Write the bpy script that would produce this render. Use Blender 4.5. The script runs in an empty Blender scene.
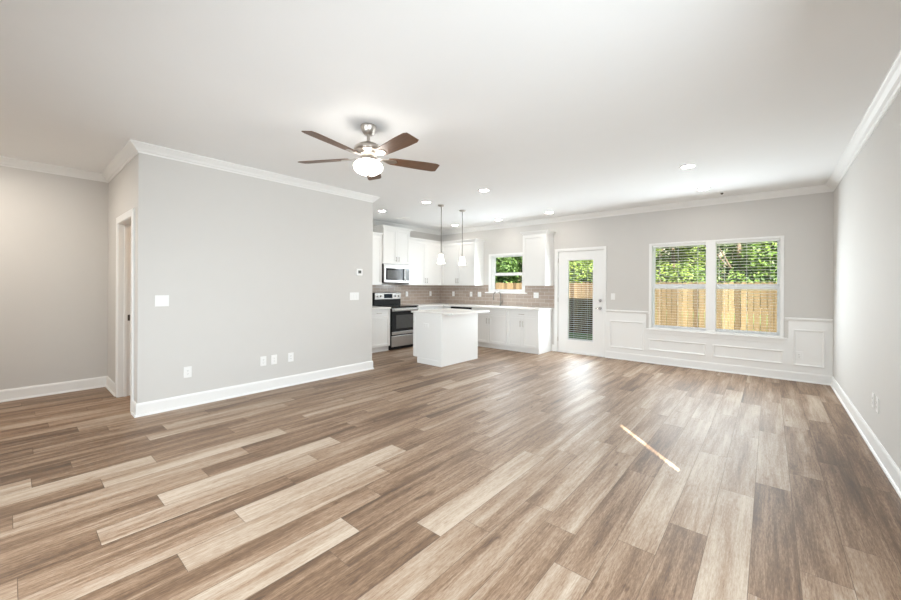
import bpy, bmesh, math, random
from mathutils import Vector, Matrix
random.seed(7)
S = bpy.context.scene
COL = S.collection

# ------------------------------------------------------------------ camera
CAM_H = 1.3255
cam_data = bpy.data.cameras.new('camera'); cam = bpy.data.objects.new('camera', cam_data); COL.objects.link(cam)
cam_data.sensor_width = 36.0
cam_data.lens = 375.757 / 901 * 36.0
cam_data.shift_y = -(300 - 286.223) / 901
cam_data.clip_start = 0.02
cam.matrix_world = (Matrix.Translation((0, 0, CAM_H)) @ Matrix.Rotation(0.703931, 4, 'Z')
                    @ Matrix.Rotation(math.pi / 2, 4, 'X') @ Matrix.Rotation(0.0054456, 4, 'Z'))
S.camera = cam

# ------------------------------------------------------------------ world, sun, lights, exposure
W = bpy.data.worlds.new('world'); S.world = W; W.use_nodes = True
nt = W.node_tree; nt.nodes.clear()
sky = nt.nodes.new('ShaderNodeTexSky'); sky.sky_type = 'NISHITA'; sky.sun_disc = False
sky.sun_elevation = math.radians(37.5); sky.air_density = 1.0; sky.dust_density = 2.0
bg = nt.nodes.new('ShaderNodeBackground'); bg.inputs['Strength'].default_value = 0.15
wo = nt.nodes.new('ShaderNodeOutputWorld')
nt.links.new(sky.outputs[0], bg.inputs[0]); nt.links.new(bg.outputs[0], wo.inputs[0])

sun_d = bpy.data.lights.new('sun', 'SUN'); sun = bpy.data.objects.new('sun', sun_d); COL.objects.link(sun)
sun_d.energy = 19.0; sun_d.angle = math.radians(0.2); sun_d.color = (1.0, 0.96, 0.90)
SUN_DIR = Vector((-0.666, 0.745, -0.767)).normalized()      # the way the light travels
sun.rotation_euler = SUN_DIR.to_track_quat('-Z', 'Y').to_euler()

def area(name, loc, rot, sx, sy, power, color=(1, 1, 1), spread=math.pi):
    d = bpy.data.lights.new(name, 'AREA'); d.shape = 'RECTANGLE'; d.size = sx; d.size_y = sy
    d.energy = power; d.color = color; d.spread = spread
    o = bpy.data.objects.new(name, d); COL.objects.link(o); o.location = loc; o.rotation_euler = rot
    return o
R = math.radians
DAY = (0.84, 0.94, 1.0)
area('daylight_big_window', (-0.72, 7.10, 1.40), (R(-80), 0, 0), 1.60, 1.36, 38, DAY)
area('daylight_glazed_door', (-2.84, 7.22, 1.06), (R(-86), 0, 0), 0.50, 1.55, 20, DAY)
area('daylight_kitchen_window', (-4.50, 7.17, 1.63), (R(-80), 0, 0), 0.66, 0.70, 18, DAY)
area('side_fill', (0.60, 1.15, 1.40), (0, R(72), 0), 1.2, 1.8, 82, DAY)  # added fill for the left wall, larger than the blind-covered side window
area('rear_fill', (-2.0, -1.12, 1.25), (R(75), 0, R(12)), 2.6, 1.3, 58, (0.86, 0.94, 1.0), R(120))  # added fill lamp from behind the camera, set at an invented window
area('hall_fill', (-5.6, -0.45, 2.70), (0, 0, 0), 0.3, 0.3, 18, (1.0, 0.91, 0.80))  # added unseen lamp that brightens the hall
area('hall_room_lamp', (-5.35, 1.9, 2.70), (0, 0, 0), 0.3, 0.3, 10, (1.0, 0.70, 0.45))
S.view_settings.view_transform = 'Standard'; S.view_settings.look = 'None'
S.view_settings.gamma = 1.0; S.view_settings.use_curve_mapping = False
S.view_settings.exposure = 0.43
try:
    S.cycles.diffuse_bounces = 7; S.cycles.max_bounces = 14; S.cycles.transparent_max_bounces = 24
    S.cycles.caustics_reflective = False
except Exception:
    pass

# ------------------------------------------------------------------ materials
def nodes(name):
    m = bpy.data.materials.new(name); m.use_nodes = True
    return m, m.node_tree, m.node_tree.nodes['Principled BSDF']
def mat(name, col, rough=0.5, metal=0.0, spec=0.5, noise=0.0, nscale=40, bump=0.0, emit=None, estr=0.0, aniso=None):
    m, t, b = nodes(name)
    b.inputs['Base Color'].default_value = (*col, 1); b.inputs['Roughness'].default_value = rough
    b.inputs['Metallic'].default_value = metal; b.inputs['Specular IOR Level'].default_value = spec
    if noise or bump:
        tc = t.nodes.new('ShaderNodeTexCoord'); n = t.nodes.new('ShaderNodeTexNoise')
        n.inputs['Scale'].default_value = nscale; n.inputs['Detail'].default_value = 4
        if aniso:
            mp = t.nodes.new('ShaderNodeMapping'); mp.inputs['Scale'].default_value = aniso
            t.links.new(tc.outputs['Object'], mp.inputs['Vector']); t.links.new(mp.outputs[0], n.inputs['Vector'])
        else:
            t.links.new(tc.outputs['Object'], n.inputs['Vector'])
        if noise:
            mx = t.nodes.new('ShaderNodeMix'); mx.data_type = 'RGBA'
            mx.inputs[6].default_value = (*[c * (1 - noise) for c in col], 1)
            mx.inputs[7].default_value = (*[min(1, c * (1 + noise)) for c in col], 1)
            t.links.new(n.outputs['Fac'], mx.inputs[0]); t.links.new(mx.outputs[2], b.inputs['Base Color'])
        if bump:
            bp = t.nodes.new('ShaderNodeBump'); bp.inputs['Strength'].default_value = bump; bp.inputs['Distance'].default_value = 0.002
            t.links.new(n.outputs['Fac'], bp.inputs['Height']); t.links.new(bp.outputs[0], b.inputs['Normal'])
    if emit:
        b.inputs['Emission Color'].default_value = (*emit, 1); b.inputs['Emission Strength'].default_value = estr
    return m
M = {}
M['wall'] = mat('wall_paint', (0.655, 0.640, 0.618), 0.75, spec=0.25, noise=0.012, nscale=6, bump=0.05)
M['ceiling'] = mat('ceiling_paint', (0.865, 0.872, 0.875), 0.85, spec=0.2, noise=0.008, nscale=5)
M['trim'] = mat('white_trim_paint', (0.86, 0.86, 0.85), 0.38, noise=0.006, nscale=8)
M['vinyl'] = mat('white_vinyl', (0.87, 0.87, 0.87), 0.35, noise=0.006, nscale=8)
M['cabinet'] = mat('white_cabinet_paint', (0.84, 0.838, 0.825), 0.36, noise=0.008, nscale=8)
M['counter'] = mat('pale_counter_stone', (0.85, 0.84, 0.82), 0.22, noise=0.03, nscale=35)
M['plate'] = mat('white_plastic', (0.87, 0.87, 0.86), 0.3, noise=0.005)
M['slot'] = mat('dark_slot', (0.08, 0.08, 0.08), 0.6)
M['nickel'] = mat('brushed_nickel', (0.52, 0.48, 0.44), 0.32, metal=1.0, noise=0.08, nscale=60, aniso=(1, 1, 12))
M['chrome'] = mat('chrome', (0.60, 0.59, 0.58), 0.16, metal=1.0, noise=0.02)
M['tapmetal'] = mat('brushed_tap_metal', (0.24, 0.22, 0.20), 0.3, metal=1.0, noise=0.04)
M['steel'] = mat('stainless_steel', (0.44, 0.425, 0.41), 0.34, metal=1.0, noise=0.05, nscale=30, aniso=(1, 1, 25))
M['black'] = mat('black_enamel', (0.010, 0.010, 0.011), 0.28, spec=0.25, noise=0.05)
M['blackglass'] = mat('black_glass', (0.012, 0.012, 0.013), 0.10, spec=0.25, noise=0.02)
M['ovenwin'] = mat('oven_window_glass', (0.075, 0.073, 0.070), 0.18, spec=0.3, noise=0.25, nscale=25)
M['display'] = mat('display_glass', (0.012, 0.02, 0.03), 0.1, noise=0.05)
M['dark_metal'] = mat('dark_bronze_metal', (0.10, 0.085, 0.07), 0.4, metal=0.8, noise=0.05)
M['grass'] = mat('lawn_grass', (0.10, 0.20, 0.04), 0.9, noise=0.45, nscale=9, bump=0.4)
M['bark'] = mat('tree_bark', (0.17, 0.12, 0.08), 0.9, noise=0.3, nscale=14, bump=0.5)
M['siding'] = mat('house_siding', (0.55, 0.54, 0.52), 0.8, noise=0.03)
M['bulb'] = mat('lit_lens', (1, 0.97, 0.92), 0.4, emit=(1, 0.92, 0.82), estr=70)
M['bowl'] = mat('lit_frosted_glass', (1, 0.96, 0.9), 0.4, emit=(1, 0.94, 0.86), estr=14.5)
M['shade'] = mat('lit_pendant_glass', (1, 0.97, 0.93), 0.4, emit=(1, 0.95, 0.88), estr=4.0)

def fan_wood():
    m, t, b = nodes('walnut_blade_wood')
    tc = t.nodes.new('ShaderNodeTexCoord'); mp = t.nodes.new('ShaderNodeMapping'); mp.inputs['Scale'].default_value = (2, 40, 10)
    n = t.nodes.new('ShaderNodeTexNoise'); n.inputs['Scale'].default_value = 3; n.inputs['Detail'].default_value = 5
    r = t.nodes.new('ShaderNodeValToRGB')
    r.color_ramp.elements[0].color = (0.07, 0.034, 0.018, 1); r.color_ramp.elements[1].color = (0.19, 0.10, 0.055, 1)
    t.links.new(tc.outputs['Object'], mp.inputs[0]); t.links.new(mp.outputs[0], n.inputs[0]); t.links.new(n.outputs['Fac'], r.inputs[0])
    t.links.new(r.outputs[0], b.inputs['Base Color']); b.inputs['Roughness'].default_value = 0.42
    return m
M['blade'] = fan_wood()

def glass_mat():
    m = bpy.data.materials.new('window_glass'); m.use_nodes = True; t = m.node_tree; t.nodes.clear()
    o = t.nodes.new('ShaderNodeOutputMaterial'); tr = t.nodes.new('ShaderNodeBsdfTransparent'); g = t.nodes.new('ShaderNodeBsdfGlossy')
    g.inputs['Roughness'].default_value = 0.22; tr.inputs[0].default_value = (0.96, 0.98, 0.97, 1)
    mx = t.nodes.new('ShaderNodeMixShader'); mx.inputs[0].default_value = 0.004
    t.links.new(tr.outputs[0], mx.inputs[1]); t.links.new(g.outputs[0], mx.inputs[2])
    t.links.new(mx.outputs[0], o.inputs[0]); return m
M['glass'] = glass_mat()

def tile_mat(axis):
    m, t, b = nodes('backsplash_tile_' + axis)
    tc = t.nodes.new('ShaderNodeTexCoord'); sp = t.nodes.new('ShaderNodeSeparateXYZ'); cb = t.nodes.new('ShaderNodeCombineXYZ')
    t.links.new(tc.outputs['Object'], sp.inputs[0]); t.links.new(sp.outputs[0 if axis == 'x' else 1], cb.inputs[0]); t.links.new(sp.outputs[2], cb.inputs[1])
    br = t.nodes.new('ShaderNodeTexBrick'); br.inputs['Scale'].default_value = 1.0
    br.inputs['Brick Width'].default_value = 0.20; br.inputs['Row Height'].default_value = 0.076; br.inputs['Mortar Size'].default_value = 0.0028
    br.inputs['Color1'].default_value = (0.41, 0.335, 0.285, 1); br.inputs['Color2'].default_value = (0.47, 0.39, 0.335, 1)
    br.inputs['Mortar'].default_value = (0.66, 0.60, 0.54, 1); br.inputs['Bias'].default_value = 0.0
    t.links.new(cb.outputs[0], br.inputs['Vector']); t.links.new(br.outputs['Color'], b.inputs['Base Color'])
    bp = t.nodes.new('ShaderNodeBump'); bp.invert = True; bp.inputs['Strength'].default_value = 0.3; bp.inputs['Distance'].default_value = 0.003
    t.links.new(br.outputs['Fac'], bp.inputs['Height']); t.links.new(bp.outputs[0], b.inputs['Normal'])
    b.inputs['Roughness'].default_value = 0.18
    return m
M['tile_x'] = tile_mat('x'); M['tile_y'] = tile_mat('y')

def floor_mat():
    m, t, b = nodes('vinyl_plank_wood'); N = t.nodes.new; L = t.links.new
    tone = N('ShaderNodeAttribute'); tone.attribute_name = 'tone'
    geo = N('ShaderNodeNewGeometry'); tc = N('ShaderNodeTexCoord')
    off = N('ShaderNodeVectorMath'); off.operation = 'ADD'
    cmb = N('ShaderNodeCombineXYZ'); mul = N('ShaderNodeMath'); mul.operation = 'MULTIPLY'; mul.inputs[1].default_value = 57.0
    L(geo.outputs['Random Per Island'], mul.inputs[0]); L(mul.outputs[0], cmb.inputs[0]); L(mul.outputs[0], cmb.inputs[1])
    L(tc.outputs['Object'], off.inputs[0]); L(cmb.outputs[0], off.inputs[1])
    def noise(scale, detail, mscale, dist=0.0, rough=0.55):
        mp = N('ShaderNodeMapping'); mp.inputs['Scale'].default_value = mscale; n = N('ShaderNodeTexNoise')
        n.inputs['Scale'].default_value = scale; n.inputs['Detail'].default_value = detail; n.inputs['Distortion'].default_value = dist
        n.inputs['Roughness'].default_value = rough
        L(off.outputs[0], mp.inputs[0]); L(mp.outputs[0], n.inputs[0]); return n
    g1 = noise(1.0, 4, (15, 0.9, 1), 0.25); g2 = noise(1.0, 4, (190, 22.0, 1), 0.0, 0.75); g3 = noise(1.0, 2, (6, 0.5, 1), 0.3)
    g4 = noise(1.0, 5, (70, 3.6, 1), 0.25, 0.7); g5 = noise(1.0, 2, (16, 5.0, 1), 0.3)
    ramp = N('ShaderNodeValToRGB'); e = ramp.color_ramp.elements
    e[0].position = 0.0; e[0].color = (0.078, 0.046, 0.027, 1)
    e[1].position = 1.0; e[1].color = (0.49, 0.40, 0.315, 1)
    for p, c in ((0.25, (0.148, 0.085, 0.048, 1)), (0.5, (0.272, 0.177, 0.112, 1)), (0.75, (0.385, 0.295, 0.218, 1))):
        x = e.new(p); x.color = c
    def math_(op, a, bb):
        n = N('ShaderNodeMath'); n.operation = op
        for i, v in enumerate((a, bb)):
            if isinstance(v, (int, float)): n.inputs[i].default_value = v
            else: L(v, n.inputs[i])
        return n.outputs[0]
    a1 = math_('MULTIPLY', math_('SUBTRACT', g1.outputs['Fac'], 0.5), 0.95)
    a2 = math_('MULTIPLY', math_('SUBTRACT', g2.outputs['Fac'], 0.5), 0.95)
    a3 = math_('MULTIPLY', math_('SUBTRACT', g3.outputs['Fac'], 0.5), 0.95)
    a4 = math_('MULTIPLY', math_('SUBTRACT', g4.outputs['Fac'], 0.5), 0.85)
    kn = math_('MULTIPLY', math_('MAXIMUM', math_('SUBTRACT', g5.outputs['Fac'], 0.66), 0.0), -2.4)
    v = math_('ADD', math_('ADD', math_('ADD', tone.outputs['Fac'], a1), math_('ADD', a2, a3)), math_('ADD', a4, kn))
    L(v, ramp.inputs[0]); L(ramp.outputs[0], b.inputs['Base Color'])
    rr = math_('ADD', math_('MULTIPLY', g2.outputs['Fac'], 0.16), 0.40); L(rr, b.inputs['Roughness'])
    b.inputs['Specular IOR Level'].default_value = 0.50
    bp = N('ShaderNodeBump'); bp.inputs['Strength'].default_value = 0.12; bp.inputs['Distance'].default_value = 0.001
    L(g2.outputs['Fac'], bp.inputs['Height']); L(bp.outputs[0], b.inputs['Normal'])
    return m
M['floor'] = floor_mat()
M['seam'] = mat('plank_seam', (0.13, 0.09, 0.065), 0.7, noise=0.1)

def island_mat(name, c1, c2, rough=0.8, grain=None):
    m, t, b = nodes(name); geo = t.nodes.new('ShaderNodeNewGeometry'); r = t.nodes.new('ShaderNodeValToRGB')
    r.color_ramp.elements[0].color = (*c1, 1); r.color_ramp.elements[1].color = (*c2, 1)
    t.links.new(geo.outputs['Random Per Island'], r.inputs[0]); out = r.outputs[0]
    if grain:
        tc = t.nodes.new('ShaderNodeTexCoord'); mp = t.nodes.new('ShaderNodeMapping'); mp.inputs['Scale'].default_value = grain
        n = t.nodes.new('ShaderNodeTexNoise'); n.inputs['Scale'].default_value = 2; n.inputs['Detail'].default_value = 4
        mx = t.nodes.new('ShaderNodeMix'); mx.data_type = 'RGBA'; mx.blend_type = 'MULTIPLY'; mx.inputs[0].default_value = 0.5
        t.links.new(tc.outputs['Object'], mp.inputs[0]); t.links.new(mp.outputs[0], n.inputs[0])
        t.links.new(out, mx.inputs[6]); t.links.new(n.outputs['Color'], mx.inputs[7])
        r2 = t.nodes.new('ShaderNodeValToRGB'); r2.color_ramp.elements[0].position = 0.3; r2.color_ramp.elements[1].position = 0.7
        r2.color_ramp.elements[0].color = (0.45, 0.40, 0.35, 1); r2.color_ramp.elements[1].color = (1, 1, 1, 1)
        t.links.new(n.outputs['Fac'], r2.inputs[0]); t.links.new(r2.outputs[0], mx.inputs[7]); out = mx.outputs[2]
    t.links.new(out, b.inputs['Base Color']); b.inputs['Roughness'].default_value = rough
    return m
M['fence'] = island_mat('cedar_fence_boards', (0.085, 0.05, 0.021), (0.25, 0.172, 0.09), 0.85, (9, 9, 1.2))
M['leaf'] = island_mat('green_leaves', (0.018, 0.055, 0.008), (0.165, 0.255, 0.034), 0.6)
M['leaf_dark'] = island_mat('deep_green_leaves', (0.015, 0.052, 0.009), (0.12, 0.21, 0.038), 0.6)
M['leaf_lime'] = island_mat('yellow_green_leaves', (0.037, 0.082, 0.010), (0.23, 0.30, 0.045), 0.6)

# ------------------------------------------------------------------ mesh helpers
class MB:
    """collects shapes in world coordinates, then links them as one mesh object"""
    def __init__(s): s.v = []; s.f = []; s.sm = []
    def add(s, vs, fs, smooth=False):
        b = len(s.v); s.v += [tuple(v) for v in vs]; s.f += [[b + i for i in f] for f in fs]; s.sm += [smooth] * len(fs); return s
    def box(s, x0, x1, y0, y1, z0, z1):
        x0, x1 = min(x0, x1), max(x0, x1); y0, y1 = min(y0, y1), max(y0, y1); z0, z1 = min(z0, z1), max(z0, z1)
        return s.add([(x0, y0, z0), (x1, y0, z0), (x1, y1, z0), (x0, y1, z0), (x0, y0, z1), (x1, y0, z1), (x1, y1, z1), (x0, y1, z1)],
                     [(0, 3, 2, 1), (4, 5, 6, 7), (0, 1, 5, 4), (1, 2, 6, 5), (2, 3, 7, 6), (3, 0, 4, 7)])
    def fb(s, fr, u0, u1, v0, v1, w0, w1):
        """box in a frame (origin, U, W): u across, v up, w outwards"""
        o, U, Wd = fr; a = o + U * u0 + Wd * w0; b = o + U * u1 + Wd * w1
        return s.box(a.x, b.x, a.y, b.y, o.z + v0, o.z + v1)
    def tube(s, pts, r, n=10, caps=True, smooth=True):
        pts = [Vector(p) for p in pts]; rings = []; rs = r if isinstance(r, (list, tuple)) else [r] * len(pts)
        d0 = (pts[1] - pts[0]).normalized(); up = Vector((0, 0, 1)) if abs(d0.z) < 0.9 else Vector((1, 0, 0)); a = d0.cross(up).normalized()
        for i, p in enumerate(pts):
            d = (pts[min(i + 1, len(pts) - 1)] - pts[max(i - 1, 0)]).normalized(); a = (a - d * a.dot(d)).normalized(); b = d.cross(a)
            rings.append([p + (a * math.cos(t) + b * math.sin(t)) * rs[i] for t in [2 * math.pi * k / n for k in range(n)]])
        vs = [v for q in rings for v in q]; fs = []
        for i in range(len(pts) - 1):
            for k in range(n):
                fs.append((i * n + k, i * n + (k + 1) % n, (i + 1) * n + (k + 1) % n, (i + 1) * n + k))
        s.add(vs, fs, smooth)
        if caps:
            s.add(rings[0], [tuple(range(n - 1, -1, -1))]); s.add(rings[-1], [tuple(range(n))])
        return s
    def lathe(s, c, prof, n=28, smooth=True):
        """profile of (radius, z) turned round a vertical axis through c"""
        vs = []; fs = []
        for r, z in prof:
            for k in range(n):
                t = 2 * math.pi * k / n; vs.append((c[0] + r * math.cos(t), c[1] + r * math.sin(t), c[2] + z))
        for i in range(len(prof) - 1):
            for k in range(n):
                fs.append((i * n + k, i * n + (k + 1) % n, (i + 1) * n + (k + 1) % n, (i + 1) * n + k))
        return s.add(vs, fs, smooth)
    def sweep(s, path, prof, closed=False):
        """profile of (inward offset, z) along a plan path whose inside lies on the left, with mitred corners"""
        n = len(path); P = [Vector((p[0], p[1])) for p in path]; rows = []
        for i in range(n):
            dp = (P[i] - P[i - 1]).normalized() if (i > 0 or closed) else None
            dn = (P[(i + 1) % n] - P[i]).normalized() if (i < n - 1 or closed) else None
            if dp is None: dp = dn
            if dn is None: dn = dp
            n1 = Vector((-dp.y, dp.x)); n2 = Vector((-dn.y, dn.x)); m = (n1 + n2) / (1 + n1.dot(n2))
            rows.append([(P[i].x + m.x * o, P[i].y + m.y * o, z) for o, z in prof])
        k = len(prof); vs = [v for r in rows for v in r]; fs = []
        for i in range(n if closed else n - 1):
            j = (i + 1) % n
            for a in range(k):
                b = (a + 1) % k
                fs.append((i * k + a, j * k + a, j * k + b, i * k + b))
        if not closed:
            fs.append(tuple(range(k))); fs.append(tuple((n - 1) * k + a for a in range(k - 1, -1, -1)))
        return s.add(vs, fs)
    def build(s, name, material, parent=None, bevel=0.0):
        me = bpy.data.meshes.new(name); o = bpy.data.objects.new(name, me)
        org = Vector((0, 0, 0)); p = parent
        while p is not None: org += p.location; p = p.parent
        me.from_pydata([tuple(Vector(v) - org) for v in s.v], [], s.f); me.update()
        bm = bmesh.new(); bm.from_mesh(me); bmesh.ops.recalc_face_normals(bm, faces=bm.faces); bm.to_mesh(me); bm.free()
        for p_, sm in zip(me.polygons, s.sm): p_.use_smooth = sm
        me.materials.append(M[material]); COL.objects.link(o)
        if parent is not None: o.parent = parent
        if bevel:
            md = o.modifiers.new('bevel', 'BEVEL'); md.width = bevel; md.segments = 2; md.limit_method = 'ANGLE'; md.angle_limit = R(40)
        return o
def tag(o, label=None, cat=None, group=None, kind=None):
    if label: o['label'] = label
    if cat: o['category'] = cat
    if group: o['group'] = group
    if kind: o['kind'] = kind
    return o
def thing(name, loc, label=None, cat=None, group=None, kind=None):
    o = bpy.data.objects.new(name, None); o.empty_display_size = 0.1; COL.objects.link(o); o.location = loc
    return tag(o, label, cat, group, kind)
def struct(name, mb, material, label, cat, bevel=0.0):
    return tag(mb.build(name, material, None, bevel), label, cat, None, 'structure')

X, Y_, Z_ = Vector((1, 0, 0)), Vector((0, 1, 0)), Vector((0, 0, 1))

# ------------------------------------------------------------------ the room
XR, XL, XH, XK = 0.661, -4.826, -6.568, -6.53
YB, YC, YE, YR = 7.293, 0.843, 3.760, -1.15
HC = 2.74; T = 0.14
# floor of separate planks along Y
PW, PL = 0.1793, 1.217
OFFS = {0: 0.064, 1: 0.358, 2: 1.195, 3: 0.87, 4: 0.62, 5: 1.2, 6: 0.86, 7: 0.49, 8: 0.75, 9: 0.86, 10: 0.467, 11: 0.27, 12: 1.045, 13: 0.018, 14: 0.315, 15: 0.543, 16: 0.862, 17: 0.032, 18: 0.312, 19: 0.612, 20: 0.906, 21: 0.022, 22: 0.412, 23: 0.724, 24: 0.106, 25: 0.306, 26: 0.785, 27: 0.945, 28: 0.133, 29: 0.6, 30: 0.418, 31: 0.9, 32: 0.25, 33: 1.0, 34: 0.55, 35: 0.182}
TONE = {(0, 2): 0.30, (0, 3): 0.30, (0, 1): 0.33, (5, 2): 0.62, (5, 3): 0.6, (8, 0): 0.5, (9, 0): 0.46, (0, 4): 0.3, (0, 5): 0.46, (1, 1): 0.54, (1, 2): 0.36, (1, 3): 0.32, (1, 4): 0.64, (2, 0): 0.6, (2, 1): 0.38, (2, 2): 0.48, (3, 1): 0.38, (3, 2): 0.66, (3, 3): 0.54, (4, 1): 0.74, (4, 2): 0.64, (4, 3): 0.58, (5, 0): 0.33, (5, 1): 0.62, (5, 3): 0.6, (5, 4): 0.45, (6, 0): 0.42, (6, 1): 0.62, (6, 2): 0.6, (8, 1): 0.56, (8, 2): 0.55, (9, 1): 0.54, (9, 2): 0.54, (7, 0): 0.65, (7, 1): 0.45, (7, 4): 0.42, (7, 5): 0.5, (10, 0): 0.62, (10, 1): 0.56, (11, 0): 0.35, (11, 1): 0.84, (11, 2): 0.48, (11, 4): 0.34, (11, 5): 0.55, (12, -1): 0.33, (12, 0): 0.35, (12, 1): 0.42, (12, 2): 0.58, (13, 0): 0.85, (13, 1): 0.34, (13, 4): 0.36, (13, 5): 0.5, (14, 0): 0.45, (14, 1): 0.34, (15, -1): 0.3, (15, 0): 0.61, (15, 1): 0.42, (15, 2): 0.52, (16, -1): 0.56, (16, 0): 0.79, (16, 1): 0.42, (17, -1): 0.6, (17, 0): 0.3, (17, 1): 0.35, (17, 2): 0.58, (18, -1): 0.35, (18, 0): 0.64, (19, -1): 0.35, (19, 0): 0.8, (20, -1): 0.48, (20, 0): 0.28, (21, -1): 0.4, (21, 0): 0.6, (21, 1): 0.32, (21, 2): 0.47, (21, 3): 0.74, (21, 4): 0.45, (22, -1): 0.3, (22, 0): 0.74, (22, 1): 0.42, (23, -1): 0.72, (23, 0): 0.42, (23, 1): 0.6, (24, -1): 0.72, (24, 0): 0.28, (25, -1): 0.27, (25, 0): 0.42, (26, -1): 0.42, (26, 0): 0.6, (26, 1): 0.42, (27, -1): 0.3, (27, 0): 0.68, (27, 1): 0.42, (28, -1): 0.27, (28, 0): 0.42, (30, -1): 0.38, (30, 0): 0.58, (35, -1): 0.42, (35, 0): 0.5}
def build_floor():
    vs, fs, tones, mi = [], [], [], []
    rnd = random.Random(11); last = 0.5
    x0f, x1f, y0f, y1f = XH - 0.02, XR + 0.0, YR, YB
    for k in range(0, 43):
        xr = 0.65 - PW * k; xl = xr - PW
        if k == 0: xr = XR
        if xl < x0f: xl = x0f
        if xr <= x0f: break
        o = OFFS.get(k)
        if o is None: o = rnd.uniform(0, PL)
        n0 = math.floor((y0f - o) / PL); y = o + n0 * PL; idx = n0
        while y < y1f:
            a, b = max(y, y0f), min(y + PL, y1f)
            if b - a > 0.01:
                base = rnd.choice((0.38, 0.42, 0.45, 0.48, 0.52, 0.56))
                t = TONE.get((k, idx), base); g = 0.0011; i = len(vs)
                vs += [(xl + g, a + g, 0), (xr - g, a + g, 0), (xr - g, b - g, 0), (xl + g, b - g, 0)]
                fs.append((i, i + 1, i + 2, i + 3)); tones.append(t); mi.append(0)
            y += PL; idx += 1
    i = len(vs)
    vs += [(x0f - .2, y0f - .2, -0.0012), (x1f + .2, y0f - .2, -0.0012), (x1f + .2, y1f + .2, -0.0012), (x0f - .2, y1f + .2, -0.0012),
           (x0f - .2, y0f - .2, -0.15), (x1f + .2, y0f - .2, -0.15), (x1f + .2, y1f + .2, -0.15), (x0f - .2, y1f + .2, -0.15)]
    for q in ((0, 1, 2, 3), (7, 6, 5, 4), (0, 4, 5, 1), (1, 5, 6, 2), (2, 6, 7, 3), (3, 7, 4, 0)):
        fs.append(tuple(i + a for a in q)); tones.append(0.2); mi.append(1)
    me = bpy.data.meshes.new('floor'); me.from_pydata(vs, [], fs); me.update()
    at = me.attributes.new('tone', 'FLOAT', 'FACE')
    for p, t, m_ in zip(me.polygons, tones, mi): at.data[p.index].value = t; p.material_index = m_
    me.materials.append(M['floor']); me.materials.append(M['seam'])
    o = bpy.data.objects.new('floor', me); COL.objects.link(o)
    tag(o, 'wood-look plank floor in mixed tan and brown boards', 'floor', None, 'structure')
build_floor()
struct('ceiling', MB().box(XH - T, XR + T, YR - T, YB + T, HC, HC + 0.1), 'ceiling', 'flat white painted ceiling', 'ceiling')

def wall_y(mb, x0, x1, y0, y1, holes, z1=HC):
    """wall running along X with rectangular holes (x0,x1,z0,z1)"""
    xs = sorted({x0, x1, *[h[0] for h in holes], *[h[1] for h in holes]})
    for a, b in zip(xs, xs[1:]):
        hs = [h for h in holes if h[0] <= a + 1e-6 and h[1] >= b - 1e-6]; z = 0.0
        for h in sorted(hs, key=lambda q: q[2]):
            if h[2] > z: mb.box(a, b, y0, y1, z, h[2])
            z = h[3]
        if z < z1: mb.box(a, b, y0, y1, z, z1)
    return mb
def wall_x(mb, y0, y1, x0, x1, holes, z1=HC):
    ys = sorted({y0, y1, *[h[0] for h in holes], *[h[1] for h in holes]})
    for a, b in zip(ys, ys[1:]):
        hs = [h for h in holes if h[0] <= a + 1e-6 and h[1] >= b - 1e-6]; z = 0.0
        for h in sorted(hs, key=lambda q: q[2]):
            if h[2] > z: mb.box(x0, x1, a, b, z, h[2])
            z = h[3]
        if z < z1: mb.box(x0, x1, a, b, z, z1)
    return mb
WIN = (-1.575, 0.125, 0.61, 2.06)          # big window opening
KWIN = (-4.955, -4.115, 1.20, 2.03)        # kitchen window opening
DOOR = (-3.305, -2.385, 0.0, 2.045)        # garden door opening
HDOOR = (-5.82, -5.06, 0.0, 2.04)          # hall doorway
SIDE = (0.98, 1.888, 1.33, 2.17)           # high window in the right wall, outside the frame
struct('wall_back', wall_y(MB(), XK - T, XR + T, YB, YB + T, [WIN, KWIN, DOOR]), 'wall', 'pale grey back wall with the garden door and windows', 'wall')
struct('wall_right', wall_x(MB(), YR, YB, XR, XR + T, [SIDE]), 'wall', 'plain pale grey wall at the right edge', 'wall')
struct('wall_left', MB().box(XL - 0.114, XL, YC, YE, 0, HC), 'wall', 'pale grey partition wall on the left with white switch plates', 'wall')
struct('wall_hall', wall_y(MB(), XH, XL - 0.114, YC, YC + 0.114, [HDOOR]), 'wall', 'narrow hall wall holding the open doorway', 'wall')
struct('wall_far_left', MB().box(XH - T, XH, YR, YE, 0, HC), 'wall', 'beige hall wall at the far left edge', 'wall')
struct('wall_kitchen', MB().box(XK - T, XK, YE, YB, 0, HC), 'wall', 'kitchen wall behind the range and cabinets', 'wall')
struct('wall_pantry', MB().box(XH, XL - 0.114, YE - 0.114, YE, 0, HC), 'wall', 'wall closing the kitchen off from the hall room', 'wall')
RWIN = (-3.4, -0.6, 0.6, 2.1)
struct('wall_rear', wall_y(MB(), XH - T, XR + T, YR - T, YR, [RWIN]), 'wall', 'rear wall behind the camera', 'wall')
struct('roof', MB().box(-11.0, XR + T, YR - 0.3, YB + T, HC + 0.12, 6.95).box(-11.0, 3.2, YR - 4.2, YR - 0.3, HC + 0.12, HC + 0.4), 'siding', 'upper storey of the house with an added sun-blocking porch roof', 'house')  # low front slab is an unseen porch added to keep sun out

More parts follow.
